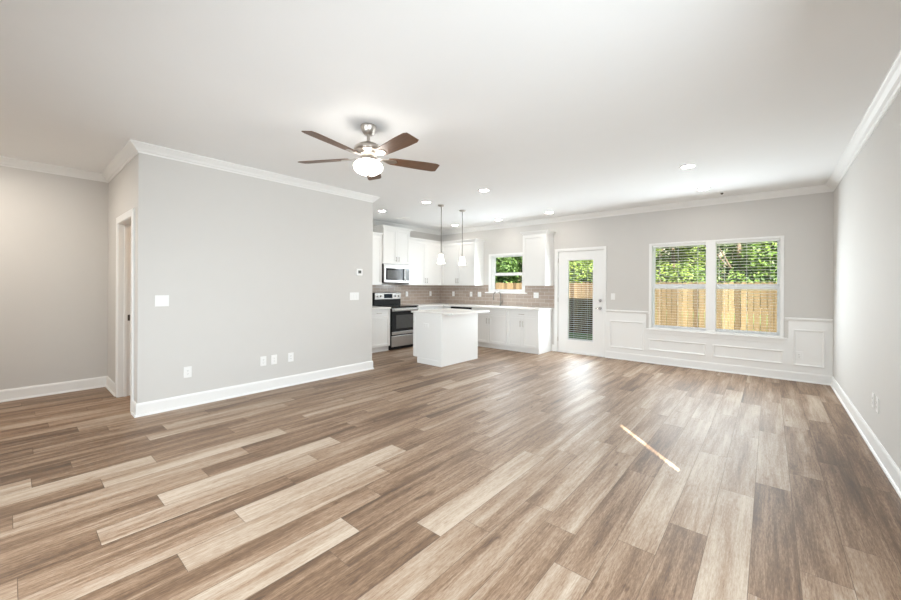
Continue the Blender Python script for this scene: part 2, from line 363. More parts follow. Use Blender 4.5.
# crown moulding, one closed mitred run
crown = [(0.0, HC), (0.0, HC - 0.092), (0.006, HC - 0.092), (0.010, HC - 0.078), (0.022, HC - 0.072), (0.034, HC - 0.052), (0.056, HC - 0.032),
         (0.066, HC - 0.020), (0.070, HC - 0.016), (0.078, HC - 0.012), (0.078, HC)]
loop = [(XR, YR), (XR, YB), (XK, YB), (XK, YE), (XL, YE), (XL, YC), (XH, YC), (XH, YR)]
struct('trim_1', MB().sweep(loop, crown, True), 'trim', 'white crown moulding round the ceiling', 'crown moulding')
# baseboards
bb = [(0, 0), (0, 0.133), (0.006, 0.133), (0.010, 0.124), (0.013, 0.112), (0.014, 0.020), (0.022, 0.016), (0.025, 0.0)]
struct('baseboard_right', MB().sweep([(XR, YR), (XR, YB - 0.016)], bb), 'trim', 'white baseboard along the right wall', 'baseboard')
struct('baseboard_back', MB().sweep([(XR, YB), (-2.342, YB)], bb), 'trim', 'white baseboard under the wainscot panels', 'baseboard')
struct('baseboard_left', MB().sweep([(XL - 0.9, YE), (XL, YE), (XL, YC), (-4.98, YC)], bb), 'trim', 'white baseboard along the left partition wall', 'baseboard')
struct('baseboard_hall', MB().sweep([(-5.90, YC), (XH, YC), (XH, YR)], bb), 'trim', 'white baseboard in the hall at the far left', 'baseboard')
struct('baseboard_corner', MB().sweep([(-3.374, YB), (-3.425, YB)], bb), 'trim', 'short white baseboard beside the garden door', 'baseboard')

# wainscot
wp = MB()
wall_y(wp, -2.342, XR, YB - 0.007, YB, [(-1.66, 0.21, 0.60, 1.2)], 0.87)
w = struct('trim_2', wp, 'trim', 'white painted wainscot below the grey back wall', 'wainscot')
cap = [(0, 0.855), (0.010, 0.855), (0.014, 0.868), (0.028, 0.876), (0.030, 0.882), (0.030, 0.896), (0.024, 0.902), (0, 0.902)]
cm = MB().sweep([(XR, YB), (0.17, YB)], cap); cm.sweep([(-1.62, YB), (-2.342, YB)], cap)
struct('trim_3', cm, 'trim', 'white chair rail capping the wainscot', 'chair rail')
def picture_frame(x0, x1, z0, z1):
    mb = MB(); y = YB - 0.007
    prof = [(0, 0), (0, 0.012), (0.006, 0.016), (0.014, 0.016), (0.022, 0.008), (0.028, 0.006), (0.028, 0)]
    P = [(x0, z0), (x1, z0), (x1, z1), (x0, z1)]; rows = []
    for i, (px, pz) in enumerate(P):
        sx = 1 if px == x0 else -1; sz = 1 if pz == z0 else -1
        rows.append([(px + sx * o, y - d, pz + sz * o) for o, d in prof])
    k = len(prof); vs = [v for r_ in rows for v in r_]; fs = []
    for i in range(4):
        j = (i + 1) % 4
        for a in range(k - 1): fs.append((i * k + a, j * k + a, j * k + a + 1, i * k + a + 1))
    return mb.add(vs, fs)
for i, (a, b, c, d, lb) in enumerate(((-2.272, -1.70, 0.207, 0.708, 'tall raised moulding panel beside the garden door'),
                                    (-1.622, -0.778, 0.226, 0.424, 'low raised moulding panel under the left window half'),
                                    (-0.688, 0.157, 0.222, 0.420, 'low raised moulding panel under the right window half'),
                                    (0.257, 0.587, 0.222, 0.738, 'tall raised moulding panel beside the right corner'))):
    struct('trim_%d' % (4 + i), picture_frame(a, b, c, d), 'trim', lb, 'panel moulding')

# ------------------------------------------------------------------ windows
def ring_y(mb, x0, x1, z0, z1, wl, wt, y0, y1, wb=None):
    wb = wt if wb is None else wb
    mb.box(x0, x0 + wl, y0, y1, z0, z1); mb.box(x1 - wl, x1, y0, y1, z0, z1)
    mb.box(x0 + wl, x1 - wl, y0, y1, z1 - wt, z1); mb.box(x0 + wl, x1 - wl, y0, y1, z0, z0 + wb)
    return mb
def hung_window(root, x0, x1, z0, z1, gl, rail):
    """one single-hung unit; gl = glass (x0,x1,z0,z1), rail = meeting rail (z0,z1)"""
    gx0, gx1, gz0, gz1 = gl
    fr = MB(); yo, yi = YB + 0.055, YB + 0.125
    ring_y(fr, x0, x1, z0, z1, 0.022, 0.022, yo, yi); fr.build('window_frame', 'vinyl', root, 0.002)
    up = MB(); ring_y(up, x0 + 0.022, x1 - 0.022, rail[0] + 0.02, z1 - 0.022, gx0 - x0 - 0.022, z1 - 0.022 - gz1, YB + 0.092, YB + 0.120, rail[1] - rail[0] - 0.02)
    u = up.build('upper_sash', 'vinyl', root, 0.002)
    MB().box(gx0, gx1, YB + 0.103, YB + 0.109, rail[1], gz1).build('pane', 'glass', u)
    lo = MB(); ring_y(lo, x0 + 0.022, x1 - 0.022, z0 + 0.022, rail[1] - 0.004, gx0 - x0 - 0.022, rail[1] - 0.004 - rail[0], YB + 0.060, YB + 0.090, gz0 - z0 - 0.022)
    l = lo.build('lower_sash', 'vinyl', root, 0.002)
    MB().box(gx0, gx1, YB + 0.072, YB + 0.078, gz0, rail[0]).build('pane', 'glass', l)
w1 = thing('window_1', (-0.72, YB, 0.61), 'white double window unit overlooking the fence', 'window', None, 'structure')
hung_window(w1, -1.575, -0.745, 0.61, 2.06, (-1.537, -0.783, 0.668, 2.022), (1.302, 1.384))
hung_window(w1, -0.690, 0.125, 0.61, 2.06, (-0.650, 0.088, 0.668, 2.022), (1.302, 1.384))
MB().box(-0.785, -0.652, YB - 0.010, YB + 0.055, 0.61, 2.06).box(-0.745, -0.690, YB + 0.055, YB + 0.13, 0.61, 2.06).build('mullion', 'vinyl', w1, 0.003)
cs = MB(); ring_y(cs, -1.615, 0.160, 0.60, 2.088, 0.042, 0.030, YB - 0.012, YB + 0.0); ring_y(cs, -1.577, 0.127, 0.608, 2.062, 0.008, 0.008, YB - 0.010, YB + 0.06)
cs.build('window_casing', 'trim', w1, 0.002)
MB().box(-1.650, 0.198, YB - 0.055, YB + 0.0, 0.582, 0.606).box(-1.57, 0.12, YB, YB + 0.06, 0.590, 0.612).build('window_sill', 'trim', w1, 0.004)
MB().box(-1.625, 0.172, YB - 0.020, YB - 0.005, 0.520, 0.582).build('apron', 'trim', w1, 0.003)

w2 = thing('window_2', (-4.53, YB, 1.20), 'small white kitchen window above the tap', 'window', None, 'structure')
hung_window(w2, -4.955, -4.115, 1.20, 2.03, (-4.895, -4.160, 1.262, 2.000), (1.574, 1.642))
cs = MB(); ring_y(cs, -5.012, -4.058, 1.19, 2.075, 0.060, 0.045, YB - 0.016, YB); ring_y(cs, -4.957, -4.113, 1.198, 2.032, 0.010, 0.008, YB - 0.012, YB + 0.06)
cs.build('window_casing', 'trim', w2, 0.002)
MB().box(-5.09, -4.0, YB - 0.050, YB, 1.168, 1.196).box(-4.95, -4.12, YB, YB + 0.06, 1.185, 1.203).build('window_sill', 'trim', w2, 0.004)

w3 = thing('window_3', (XR + 0.07, 1.42, 1.33), 'high side window outside the view', 'window', None, 'structure')
sf = MB()
for a, b, c, d in ((0.98, 1.888, 1.33, 1.345), (0.98, 1.888, 2.155, 2.17), (0.98, 1.0, 1.345, 2.155)): sf.box(XR + 0.09, XR + 0.13, a, b, c, d)
sf.build('window_frame', 'vinyl', w3); MB().box(XR + 0.108, XR + 0.112, 1.0, 1.888, 1.345, 2.155).build('pane', 'glass', w3)
w4 = thing('window_4', (-2.0, YR - 0.07, 0.6), 'unseen front window added behind the camera for light', 'window', None, 'structure')  # invented window, goes with the fill lamp behind the camera
sf = MB(); ring_y(sf, RWIN[0], RWIN[1], RWIN[2], RWIN[3], 0.04, 0.04, YR - 0.12, YR - 0.06)
for xm in (-2.47, -1.53): sf.box(xm - 0.03, xm + 0.03, YR - 0.12, YR - 0.06, 0.64, 2.06)
sf.build('window_frame', 'vinyl', w4); MB().box(-3.36, -0.64, YR - 0.10, YR - 0.094, 0.64, 2.06).build('pane', 'glass', w4)

# blinds
def blind(name, x0, x1, zt, zb, y, label, pitch=0.0445):
    root = thing(name, ((x0 + x1) / 2, y, zb), label, 'blind', 'white slatted blinds in the double window')
    MB().box(x0, x1, y - 0.022, y + 0.022, zt - 0.030, zt).build('headrail', 'vinyl', root, 0.003)
    sl = MB(); z = zt - 0.055; a = R(-4); hw = 0.0245
    while z > zb + 0.03:
        dy, dz = hw * math.cos(a), hw * math.sin(a); t = 0.0010
        sl.add([(x0 + .004, y - dy, z - dz - t), (x1 - .004, y - dy, z - dz - t), (x1 - .004, y + dy, z + dz - t), (x0 + .004, y + dy, z + dz - t),
                (x0 + .004, y - dy, z - dz + t), (x1 - .004, y - dy, z - dz + t), (x1 - .004, y + dy, z + dz + t), (x0 + .004, y + dy, z + dz + t)],
               [(0, 3, 2, 1), (4, 5, 6, 7), (0, 1, 5, 4), (1, 2, 6, 5), (2, 3, 7, 6), (3, 0, 4, 7)])
        z -= pitch
    sl.build('slats', 'vinyl', root)
    MB().box(x0 + .002, x1 - .002, y - 0.024, y + 0.024, zb, zb + 0.016).build('bottom_rail', 'vinyl', root, 0.003)
    w_ = x1 - x0
    for fx in (0.14, 0.5, 0.86):
        MB().box(x0 + w_ * fx - .0011, x0 + w_ * fx + .0011, y - 0.0255, y - 0.0243, zb + 0.01, zt - 0.03).box(
            x0 + w_ * fx - .0011, x0 + w_ * fx + .0011, y + 0.0243, y + 0.0255, zb + 0.01, zt - 0.03).build('ladder_cord', 'vinyl', root)
    MB().tube([(x0 + 0.035, y - 0.030, zt - 0.03), (x0 + 0.038, y - 0.030, zt - 0.60)], 0.004, 6).build('tilt_wand', 'vinyl', root)
blind('window_blind', -1.563, -0.790, 2.052, 0.614, YB + 0.026, 'white slatted blind in the left half of the double window')
blind('window_blind', -0.647, 0.113, 2.052, 0.614, YB + 0.026, 'white slatted blind in the right half of the double window')
sb = thing('window_blind', (XR + 0.04, 1.38, 1.335), 'closed slatted blind in the side window outside the view', 'blind')
sl = MB(); z = 2.145
while z > 1.36:
    dz, dx = 0.033, 0.010
    sl.add([(XR + .042 - dx, .985, z - dz), (XR + .042 + dx, .985, z + dz), (XR + .042 + dx, 1.778, z + dz), (XR + .042 - dx, 1.778, z - dz),
            (XR + .045 - dx, .985, z - dz), (XR + .045 + dx, .985, z + dz), (XR + .045 + dx, 1.778, z + dz), (XR + .045 - dx, 1.778, z - dz)],
           [(0, 3, 2, 1), (4, 5, 6, 7), (0, 1, 5, 4), (1, 2, 6, 5), (2, 3, 7, 6), (3, 0, 4, 7)]); z -= 0.045
sl.build('slats', 'vinyl', sb)
MB().box(XR + 0.02, XR + 0.065, .985, 1.778, 2.14, 2.168).build('headrail', 'vinyl', sb)

# ------------------------------------------------------------------ doors
d1 = thing('door_1', (-2.845, YB, 0.0), 'white garden door with a full glass panel and blinds', 'door', None, 'structure')
cs = MB(); ring = [(-3.373, -3.305), (-2.385, -2.342)]
cs.box(-3.373, -3.306, YB - 0.018, YB, 0, 2.097).box(-2.386, -2.342, YB - 0.018, YB, 0, 2.097).box(-3.306, -2.386, YB - 0.018, YB, 2.046, 2.097)
cs.box(-3.318, -3.300, YB - 0.010, YB + T, 0, 2.05).box(-2.392, -2.374, YB - 0.010, YB + T, 0, 2.05).box(-3.300, -2.392, YB - 0.010, YB + T, 2.036, 2.052)
cs.build('door_casing', 'trim', d1, 0.003)
sl = MB(); ring_y(sl, -3.297, -2.395, 0.025, 2.033, 0.187, 0.172, YB + 0.012, YB + 0.056, 0.228)
slab = sl.build('door_slab', 'trim', d1, 0.002)
rm = MB(); ring_y(rm, -3.118, -2.572, 0.244, 1.880, 0.026, 0.026, YB + 0.002, YB + 0.066); rm.build('lite_frame', 'vinyl', d1, 0.005)
MB().box(-3.094, -2.596, YB + 0.018, YB + 0.022, 0.268, 1.856).build('pane', 'glass', d1)
bl = MB(); z = 1.845; a = R(14)
while z > 0.28:
    dy, dz = 0.0075 * math.cos(a), 0.0075 * math.sin(a); y = YB + 0.034; t = 0.0007
    bl.add([(-3.090, y - dy, z - dz - t), (-2.600, y - dy, z - dz - t), (-2.600, y + dy, z + dz - t), (-3.090, y + dy, z + dz - t),
            (-3.090, y - dy, z - dz + t), (-2.600, y - dy, z - dz + t), (-2.600, y + dy, z + dz + t), (-3.090, y + dy, z + dz + t)],
           [(0, 3, 2, 1), (4, 5, 6, 7), (0, 1, 5, 4), (1, 2, 6, 5), (2, 3, 7, 6), (3, 0, 4, 7)]); z -= 0.041
for fx in (-2.98, -2.71): bl.box(fx - .001, fx + .001, YB + 0.033, YB + 0.035, 0.275, 1.85)
bl.build('enclosed_blind', 'vinyl', d1)
MB().box(-3.30, -2.39, YB - 0.02, YB + T, 0.0, 0.022).build('threshold', 'vinyl', d1, 0.004)
def disc_y(mb, x, z, y0, y1, r, n=20): return mb.tube([(x, y0, z), (x, y1, z)], r, n)
db = disc_y(MB(), -2.455, 1.067, YB - 0.012, YB + 0.012, 0.028); db.box(-2.458, -2.452, YB - 0.030, YB - 0.012, 1.045, 1.089)
db.build('deadbolt', 'chrome', d1, 0.001)
lv = disc_y(MB(), -2.455, 0.921, YB - 0.006, YB + 0.012, 0.029); disc_y(lv, -2.455, 0.921, YB - 0.045, YB - 0.006, 0.009)
lv.tube([(-2.455, YB - 0.045, 0.921), (-2.485, YB - 0.048, 0.923), (-2.535, YB - 0.045, 0.919)], [0.009, 0.008, 0.006], 10); lv.build('door_lever', 'chrome', d1)
for zh in (0.26, 1.06, 1.86):
    MB().tube([(-3.300, YB - 0.004, zh - 0.045), (-3.300, YB - 0.004, zh + 0.045)], 0.0065, 8).build('hinge', 'nickel', d1)

d2 = thing('door_2', (-5.44, YC, 0), 'white framed hall doorway with its door swung open inside', 'door', None, 'structure')
cs = MB(); y0, y1 = YC - 0.018, YC
cs.box(-5.90, -5.825, y0, y1, 0, 2.112).box(-5.055, -4.98, y0, y1, 0, 2.112).box(-5.825, -5.055, y0, y1, 2.035, 2.112)
cs.build('door_casing', 'trim', d2, 0.004)
jb = MB(); jb.box(-5.836, -5.815, YC - 0.008, YC + 0.122, 0, 2.045).box(-5.065, -5.044, YC - 0.008, YC + 0.122, 0, 2.045).box(-5.815, -5.065, YC - 0.008, YC + 0.122, 2.03, 2.05)
jb.box(-5.815, -5.803, YC + 0.045, YC + 0.078, 0, 2.03); jb.build('door_jamb', 'trim', d2, 0.002)
MB().box(-5.8155, -5.813, YC + 0.080, YC + 0.100, 0.895, 0.965).build('strike_plate', 'dark_metal', d2)
MB().box(-5.100, -5.066, YC + 0.13, YC + 0.87, 0.012, 2.025).build('door_slab', 'trim', d2, 0.002)

# ------------------------------------------------------------------ backsplash
bs = MB(); wall_y(bs, XK, -3.374, YB - 0.008, YB, [(-5.012, -4.058, 1.168, 2.0)], 1.36)
bs2 = MB()
# start above the worktop
for i, v in enumerate(bs.v):
    if v[2] < 0.5: bs.v[i] = (v[0], v[1], 0.885)
struct('backsplash', bs, 'tile_x', 'taupe subway tile backsplash on the kitchen back wall', 'backsplash')
struct('backsplash', MB().box(XK, XK + 0.008, 4.40, YB - 0.008, 0.885, 1.36), 'tile_y', 'taupe subway tile backsplash behind the range', 'backsplash')

# ------------------------------------------------------------------ kitchen cabinets
CT = 0.892
def pull(parent, fr, u, v, vertical=True, L=0.12):
    """bar handle on a door or drawer front; fr frame with w=0 at the front face"""
    o, U, Wd = fr; c = o + U * u + Z_ * v; ax = Z_ if vertical else U; mb = MB()
    a, b = c - ax * L / 2 + Wd * 0.028, c + ax * L / 2 + Wd * 0.028
    mb.tube([a, b], 0.0055, 8)
    for q in (-0.35, 0.35): mb.tube([c + ax * L * q, c + ax * L * q + Wd * 0.028], 0.0045, 8)
    mb.build('handle', 'nickel', parent)
def shaker(name, fr, u0, u1, v0, v1, root, flat=False, st=0.055):
    mb = MB(); t = 0.019
    if flat or v1 - v0 < 0.2:
        st = min(st, (v1 - v0) * 0.24)
    mb.fb(fr, u0, u0 + st, v0, v1, 0, t).fb(fr, u1 - st, u1, v0, v1, 0, t).fb(fr, u0 + st, u1 - st, v0, v0 + st, 0, t).fb(fr, u0 + st, u1 - st, v1 - st, v1, 0, t)
    mb.fb(fr, u0 + st, u1 - st, v0 + st, v1 - st, 0, 0.009)
    return mb.build(name, 'cabinet', root, 0.0015)
def front(fr): return (fr[0] + fr[2] * 0.019, fr[1], fr[2])
def cornice(root, x0, x1, y0, y1, z, sides):
    """stepped cornice on a wall cabinet; sides = which of 'l','r','f' project; box given in plan"""
    prof = [(0, 0), (0.010, 0.004), (0.016, 0.020), (0.036, 0.030), (0.044, 0.042), (0.044, 0.052)]
    mb = MB()
    for (o0, z0), (o1, z1) in zip(prof, prof[1:]):
        o = (o0 + o1) / 2 + 0.004
        mb.box(x0 - (o if '-x' in sides else 0), x1 + (o if '+x' in sides else 0), y0 - (o if '-y' in sides else 0), y1 + (o if '+y' in sides else 0), z + z0, z + z1)
    mb.build('cornice', 'cabinet', root)
G = 0.003
# frames: cabinets on the kitchen wall face +X (u along +Y); cabinets on the back wall face -Y (u along +X)
def cab(name, loc, label, cat, group): return thing(name, loc, label, cat, group)
UZ0, UZ1 = 1.345, 2.392
XF = -6.20            # front of wall cabinets on the kitchen wall
YF = 6.953            # front of wall cabinets on the back wall
# wall cabinet left of the microwave
c = cab('wall_cabinet', (XK + 0.17, 4.77, UZ0), 'white wall cabinet left of the microwave, partly behind the grey wall', 'cabinet', 'white kitchen wall cabinets')
MB().box(XK + 0.012, XF, 4.46, 5.067, UZ0, UZ1).build('carcass', 'cabinet', c, 0.001)
fr = (Vector((XF, 4.46, 0)), Y_, X); d = shaker('door', fr, G, 0.607 - G, UZ0 + 0.004, UZ1 - 0.03, c); pull(d, front(fr), 0.06, UZ0 + 0.10)
cornice(c, XK, XF, 4.46, 5.067, UZ1 - 0.02, ('+x',))
# cabinet over the microwave
XM = -6.165
c = cab('wall_cabinet', (XK + 0.18, 5.45, 1.795), 'taller two-door white cabinet directly above the microwave', 'cabinet', 'white kitchen wall cabinets')
MB().box(XK + 0.012, XM, 5.07, 5.83, 1.795, 2.572).build('carcass', 'cabinet', c, 0.001)
fr = (Vector((XM, 5.07, 0)), Y_, X)
d = shaker('door', fr, G, 0.379, 1.80, 2.542, c); pull(d, front(fr), 0.345, 1.90, L=0.10)
d = shaker('door', fr, 0.381, 0.76 - G, 1.80, 2.542, c); pull(d, front(fr), 0.415, 1.90, L=0.10)
cornice(c, XK, XM, 5.07, 5.83, 2.542, ('+x', '-y', '+y'))
# two-door wall cabinet right of the microwave
c = cab('wall_cabinet', (XK + 0.17, 6.38, UZ0), 'two-door white wall cabinet between the microwave and the corner', 'cabinet', 'white kitchen wall cabinets')
MB().box(XK + 0.012, XF, 5.833, YB - 0.34, UZ0, UZ1).build('carcass', 'cabinet', c, 0.001)
fr = (Vector((XF, 5.833, 0)), Y_, X)
d = shaker('door', fr, G, 0.545, UZ0 + 0.004, UZ1 - 0.03, c); pull(d, front(fr), 0.515, UZ0 + 0.11)
d = shaker('door', fr, 0.548, 1.098, UZ0 + 0.004, UZ1 - 0.03, c); pull(d, front(fr), 0.580, UZ0 + 0.11)
cornice(c, XK, XF, 5.833, YF, UZ1 - 0.02, ('+x',))
# corner wall cabinet on the back wall
c = cab('wall_cabinet', (-5.85, YB - 0.17, UZ0), 'two-door white wall cabinet on the back wall behind the pendants', 'cabinet', 'white kitchen wall cabinets')
MB().box(XK, -5.160, YF, YB, UZ0, UZ1).build('carcass', 'cabinet', c, 0.001)
fr = (Vector((XF + 0.02, YF, 0)), X, -Y_)
d = shaker('door', fr, 0.004, 0.508, UZ0 + 0.004, UZ1 - 0.03, c); pull(d, front(fr), 0.478, UZ0 + 0.11)
d = shaker('door', fr, 0.511, 1.018, UZ0 + 0.004, UZ1 - 0.03, c); pull(d, front(fr), 0.541, UZ0 + 0.11)
cornice(c, XF, -5.160, YF, YB, UZ1 - 0.02, ('-y', '+x'))
# wall cabinet beside the garden door
c = cab('wall_cabinet', (-3.67, YB - 0.17, UZ0), 'single-door white wall cabinet between the kitchen window and garden door', 'cabinet', 'white kitchen wall cabinets')
MB().box(-3.925, -3.405, YF, YB, UZ0, UZ1 + 0.03).build('carcass', 'cabinet', c, 0.001)
fr = (Vector((-3.925, YF, 0)), X, -Y_); shaker('door', fr, G, 0.520 - G, UZ0 + 0.004, UZ1 - 0.015, c)
cornice(c, -3.925, -3.405, YF, YB, UZ1 + 0.012, ('-y', '+x', '-x'))

# base cabinets
XB = -5.93            # base carcass front on the kitchen wall (doors add 19 mm)
YBF = 6.71            # base carcass front on the back wall
c = cab('base_cabinet', (XK + 0.3, 4.77, 0), 'white base cabinet with drawer and door left of the range', 'cabinet', 'white kitchen base cabinets')
MB().box(XK + 0.012, XB, 4.46, 5.066, 0.10, CT - 0.035).build('carcass', 'cabinet', c, 0.001)
MB().box(XK + 0.012, XB - 0.035, 4.46, 5.066, 0.0, 0.10).build('toe_kick', 'cabinet', c)
fr = (Vector((XB, 4.46, 0)), Y_, X)
d = shaker('drawer', fr, G, 0.606 - G, 0.715, 0.850, c); pull(d, front(fr), 0.30, 0.782, False)
d = shaker('door', fr, G, 0.606 - G, 0.105, 0.709, c); pull(d, front(fr), 0.05, 0.63)
c = cab('base_cabinet', (XK + 0.3, 6.4, 0), 'white corner base cabinet right of the range, behind the island', 'cabinet', 'white kitchen base cabinets')
MB().box(XK + 0.012, XB, 5.834, YBF, 0.10, CT - 0.035).build('carcass', 'cabinet', c, 0.001); MB().box(XK + 0.012, XB - 0.035, 5.834, YBF, 0.0, 0.10).build('toe_kick', 'cabinet', c)
MB().box(XK + 0.012, -5.672, YBF, YB - 0.012, 0.10, CT - 0.035).box(XK + 0.012, -5.672, YBF + 0.035, YB - 0.012, 0.0, 0.10).build('corner_carcass', 'cabinet', c, 0.001)
fr = (Vector((XB, 5.834, 0)), Y_, X); d = shaker('drawer', fr, G, 0.60, 0.715, 0.850, c); pull(d, front(fr), 0.30, 0.782, False)
d = shaker('door', fr, G, 0.60, 0.105, 0.709, c); pull(d, front(fr), 0.05, 0.63)
c = cab('base_cabinet', (-4.605, YB - 0.3, 0), 'white sink base cabinet with two doors below the tap', 'cabinet', 'white kitchen base cabinets')
MB().box(-5.060, -4.152, YBF, YB - 0.012, 0.10, CT - 0.035).build('carcass', 'cabinet', c, 0.001); MB().box(-5.060, -4.152, YBF + 0.035, YB - 0.012, 0, 0.10).build('toe_kick', 'cabinet', c)
fr = (Vector((-5.060, YBF, 0)), X, -Y_)
shaker('false_front', fr, G, 0.908 - G, 0.705, 0.850, c)
d = shaker('door', fr, G, 0.4525, 0.105, 0.699, c); pull(d, front(fr), 0.420, 0.585)
d = shaker('door', fr, 0.4555, 0.908 - G, 0.105, 0.699, c); pull(d, front(fr), 0.488, 0.585)
c = cab('base_cabinet', (-3.79, YB - 0.3, 0), 'white base cabinet with drawer and two doors beside the garden door', 'cabinet', 'white kitchen base cabinets')
MB().box(-4.150, -3.430, YBF, YB - 0.012, 0.10, CT - 0.035).build('carcass', 'cabinet', c, 0.001); MB().box(-4.150, -3.430, YBF + 0.035, YB - 0.012, 0, 0.10).build('toe_kick', 'cabinet', c)
MB().box(-3.446, -3.428, YBF, YB - 0.002, 0, CT - 0.035).build('end_panel', 'cabinet', c, 0.001)
fr = (Vector((-4.150, YBF, 0)), X, -Y_)
d = shaker('drawer', fr, G, 0.716, 0.705, 0.850, c); pull(d, front(fr), 0.36, 0.770, False, 0.13)
d = shaker('door', fr, G, 0.358, 0.105, 0.699, c); pull(d, front(fr), 0.328, 0.575)
d = shaker('door', fr, 0.361, 0.716, 0.105, 0.699, c); pull(d, front(fr), 0.391, 0.575)

# worktops
ct = MB().box(XK + 0.009, -5.885, 5.835, YB - 0.009, CT - 0.034, CT).box(-5.885, -3.400, 6.655, YB - 0.009, CT - 0.034, CT)
tag(ct.build('countertop', 'counter', None, 0.003), 'pale L-shaped worktop running from range to garden door', 'countertop')
tag(MB().box(XK + 0.009, -5.885, 4.445, 5.064, CT - 0.034, CT).build('countertop', 'counter', None, 0.003), 'short pale worktop on the cabinet left of the range', 'countertop')

# island
c = thing('kitchen_island', (-4.42, 5.1, 0), 'white kitchen island with plain panels in front of the range', 'kitchen island')
MB().box(-4.745, -4.095, 4.605, 5.595, 0.10, CT - 0.032).build('carcass', 'cabinet', c, 0.001)
MB().box(-4.655, -4.095, 4.605, 5.595, 0.0, 0.10).build('toe_kick', 'cabinet', c)
MB().box(-4.095, -4.088, 4.602, 5.598, 0.0, CT - 0.032).build('back_panel', 'cabinet', c, 0.001)
tb = MB().box(-4.148, -4.086, 4.596, 4.605, 0.0, CT - 0.032).box(-4.745, -4.70, 4.600, 4.605, 0.10, CT - 0.032).box(-4.700, -4.148, 4.600, 4.605, CT - 0.09, CT - 0.032)
tb.box(-4.652, -4.148, 4.596, 4.605, 0.0, 0.09); tb.build('end_trim', 'cabinet', c, 0.001)
fr = (Vector((-4.745, 5.59, 0)), -Y_, -X)
for u0 in (0.0, 0.493):
    d = shaker('door', fr, u0 + G, u0 + 0.49, 0.105, 0.70, c); pull(d, front(fr), u0 + 0.05, 0.62)
    d = shaker('drawer', fr, u0 + G, u0 + 0.49, 0.706, 0.852, c); pull(d, front(fr), u0 + 0.24, 0.78, False)
tag(MB().box(-4.79, -3.85, 4.575, 5.63, CT - 0.031, CT).build('countertop', 'counter', None, 0.003), 'pale stone worktop overhanging the white kitchen island', 'countertop')

# ------------------------------------------------------------------ appliances
# range
r_ = thing('range', (-6.2, 5.45, 0), 'stainless and black freestanding electric range between base cabinets', 'oven range')
RY0, RY1 = 5.072, 5.828; RX = -5.905
MB().box(XK + 0.03, RX, RY0, RY1, 0.06, CT - 0.012).build('body', 'black', r_, 0.003)
MB().box(XK + 0.10, RX - 0.05, RY0 + 0.03, RY1 - 0.03, 0.0, 0.06).build('base', 'black', r_)
MB().box(XK + 0.02, RX + 0.040, RY0 - 0.001, RY1 + 0.001, CT - 0.012, CT + 0.012).build('cooktop', 'blackglass', r_, 0.004)
bk = MB().box(XK + 0.012, XK + 0.085, RY0, RY1, CT + 0.012, 1.175).build('backguard', 'black', r_, 0.004)
MB().box(XK + 0.085, XK + 0.098, RY0 + 0.012, RY1 - 0.012, 1.030, 1.170).build('control_panel', 'steel', bk, 0.004)
MB().box(XK + 0.098, XK + 0.101, 5.33, 5.57, 1.055, 1.150).build('display', 'display', bk, 0.001)
for y in (5.15, 5.24, 5.66, 5.75):
    MB().tube([(XK + 0.098, y, 1.10), (XK + 0.122, y, 1.10)], [0.022, 0.019], 18).box(XK + 0.120, XK + 0.127, y - 0.003, y + 0.003, 1.082, 1.118).build('knob', 'steel', bk)
dr = MB().box(RX, RX + 0.030, RY0 + 0.006, RY1 - 0.006, 0.318, 0.862).build('oven_door', 'blackglass', r_, 0.004)
MB().box(RX + 0.030, RX + 0.0335, RY0 + 0.12, RY1 - 0.12, 0.44, 0.72).build('oven_window', 'ovenwin', dr, 0.001)
MB().box(RX + 0.030, RX + 0.036, RY0 + 0.006, RY1 - 0.006, 0.800, 0.862).build('door_top_band', 'steel', dr, 0.002)
MB().box(RX + 0.030, RX + 0.036, RY0 + 0.006, RY1 - 0.006, 0.318, 0.378).build('door_bottom_band', 'steel', dr, 0.002)
hb = MB().tube([(RX + 0.075, RY0 + 0.04, 0.832), (RX + 0.075, RY1 - 0.04, 0.832)], 0.013, 12)
for y in (RY0 + 0.07, RY1 - 0.07): hb.tube([(RX + 0.034, y, 0.832), (RX + 0.075, y, 0.832)], 0.009, 10)
hb.build('handle', 'steel', dr)
MB().box(RX, RX + 0.028, RY0 + 0.006, RY1 - 0.006, 0.070, 0.292).build('storage_drawer', 'steel', r_, 0.004)
for x, y, q in ((-6.30, 5.27, .08), (-6.30, 5.64, .10), (-6.05, 5.27, .10), (-6.05, 5.64, .08)):
    MB().lathe((x, y, CT + 0.0122), [(q, 0), (q, .0006), (q - .003, .0006), (q - .003, 0)], 32).build('burner_ring', 'slot', r_)
# microwave
m_ = thing('microwave', (-6.34, 5.45, 1.39), 'stainless over-the-range microwave with a dark glass door', 'microwave')
MX = -6.16; MY0, MY1 = 5.078, 5.822
MB().box(XK + 0.01, MX, MY0, MY1, 1.392, 1.793).build('body', 'black', m_, 0.003)
MB().box(MX, MX + 0.012, MY0 + 0.004, MY1 - 0.004, 1.752, 1.791).build('vent_grille', 'steel', m_, 0.002)
vs = MB()
for k in range(22): vs.box(MX + 0.012, MX + 0.0128, MY0 + 0.05 + k * 0.03, MY0 + 0.07 + k * 0.03, 1.767, 1.778)
vs.build('vent_slots', 'slot', m_)
md = MB().box(MX, MX + 0.030, MY0 + 0.004, MY1 - 0.150, 1.398, 1.750).build('door', 'steel', m_, 0.004)
MB().box(MX + 0.030, MX + 0.0325, MY0 + 0.050, MY1 - 0.165, 1.452, 1.700).build('glass_panel', 'blackglass', md, 0.002)
MB().box(MX + 0.0325, MX + 0.0335, MY0 + 0.085, MY1 - 0.265, 1.475, 1.660).build('viewing_window', 'ovenwin', md)
mh = MB().tube([(MX + 0.062, MY1 - 0.172, 1.43), (MX + 0.062, MY1 - 0.172, 1.725)], 0.011, 12)
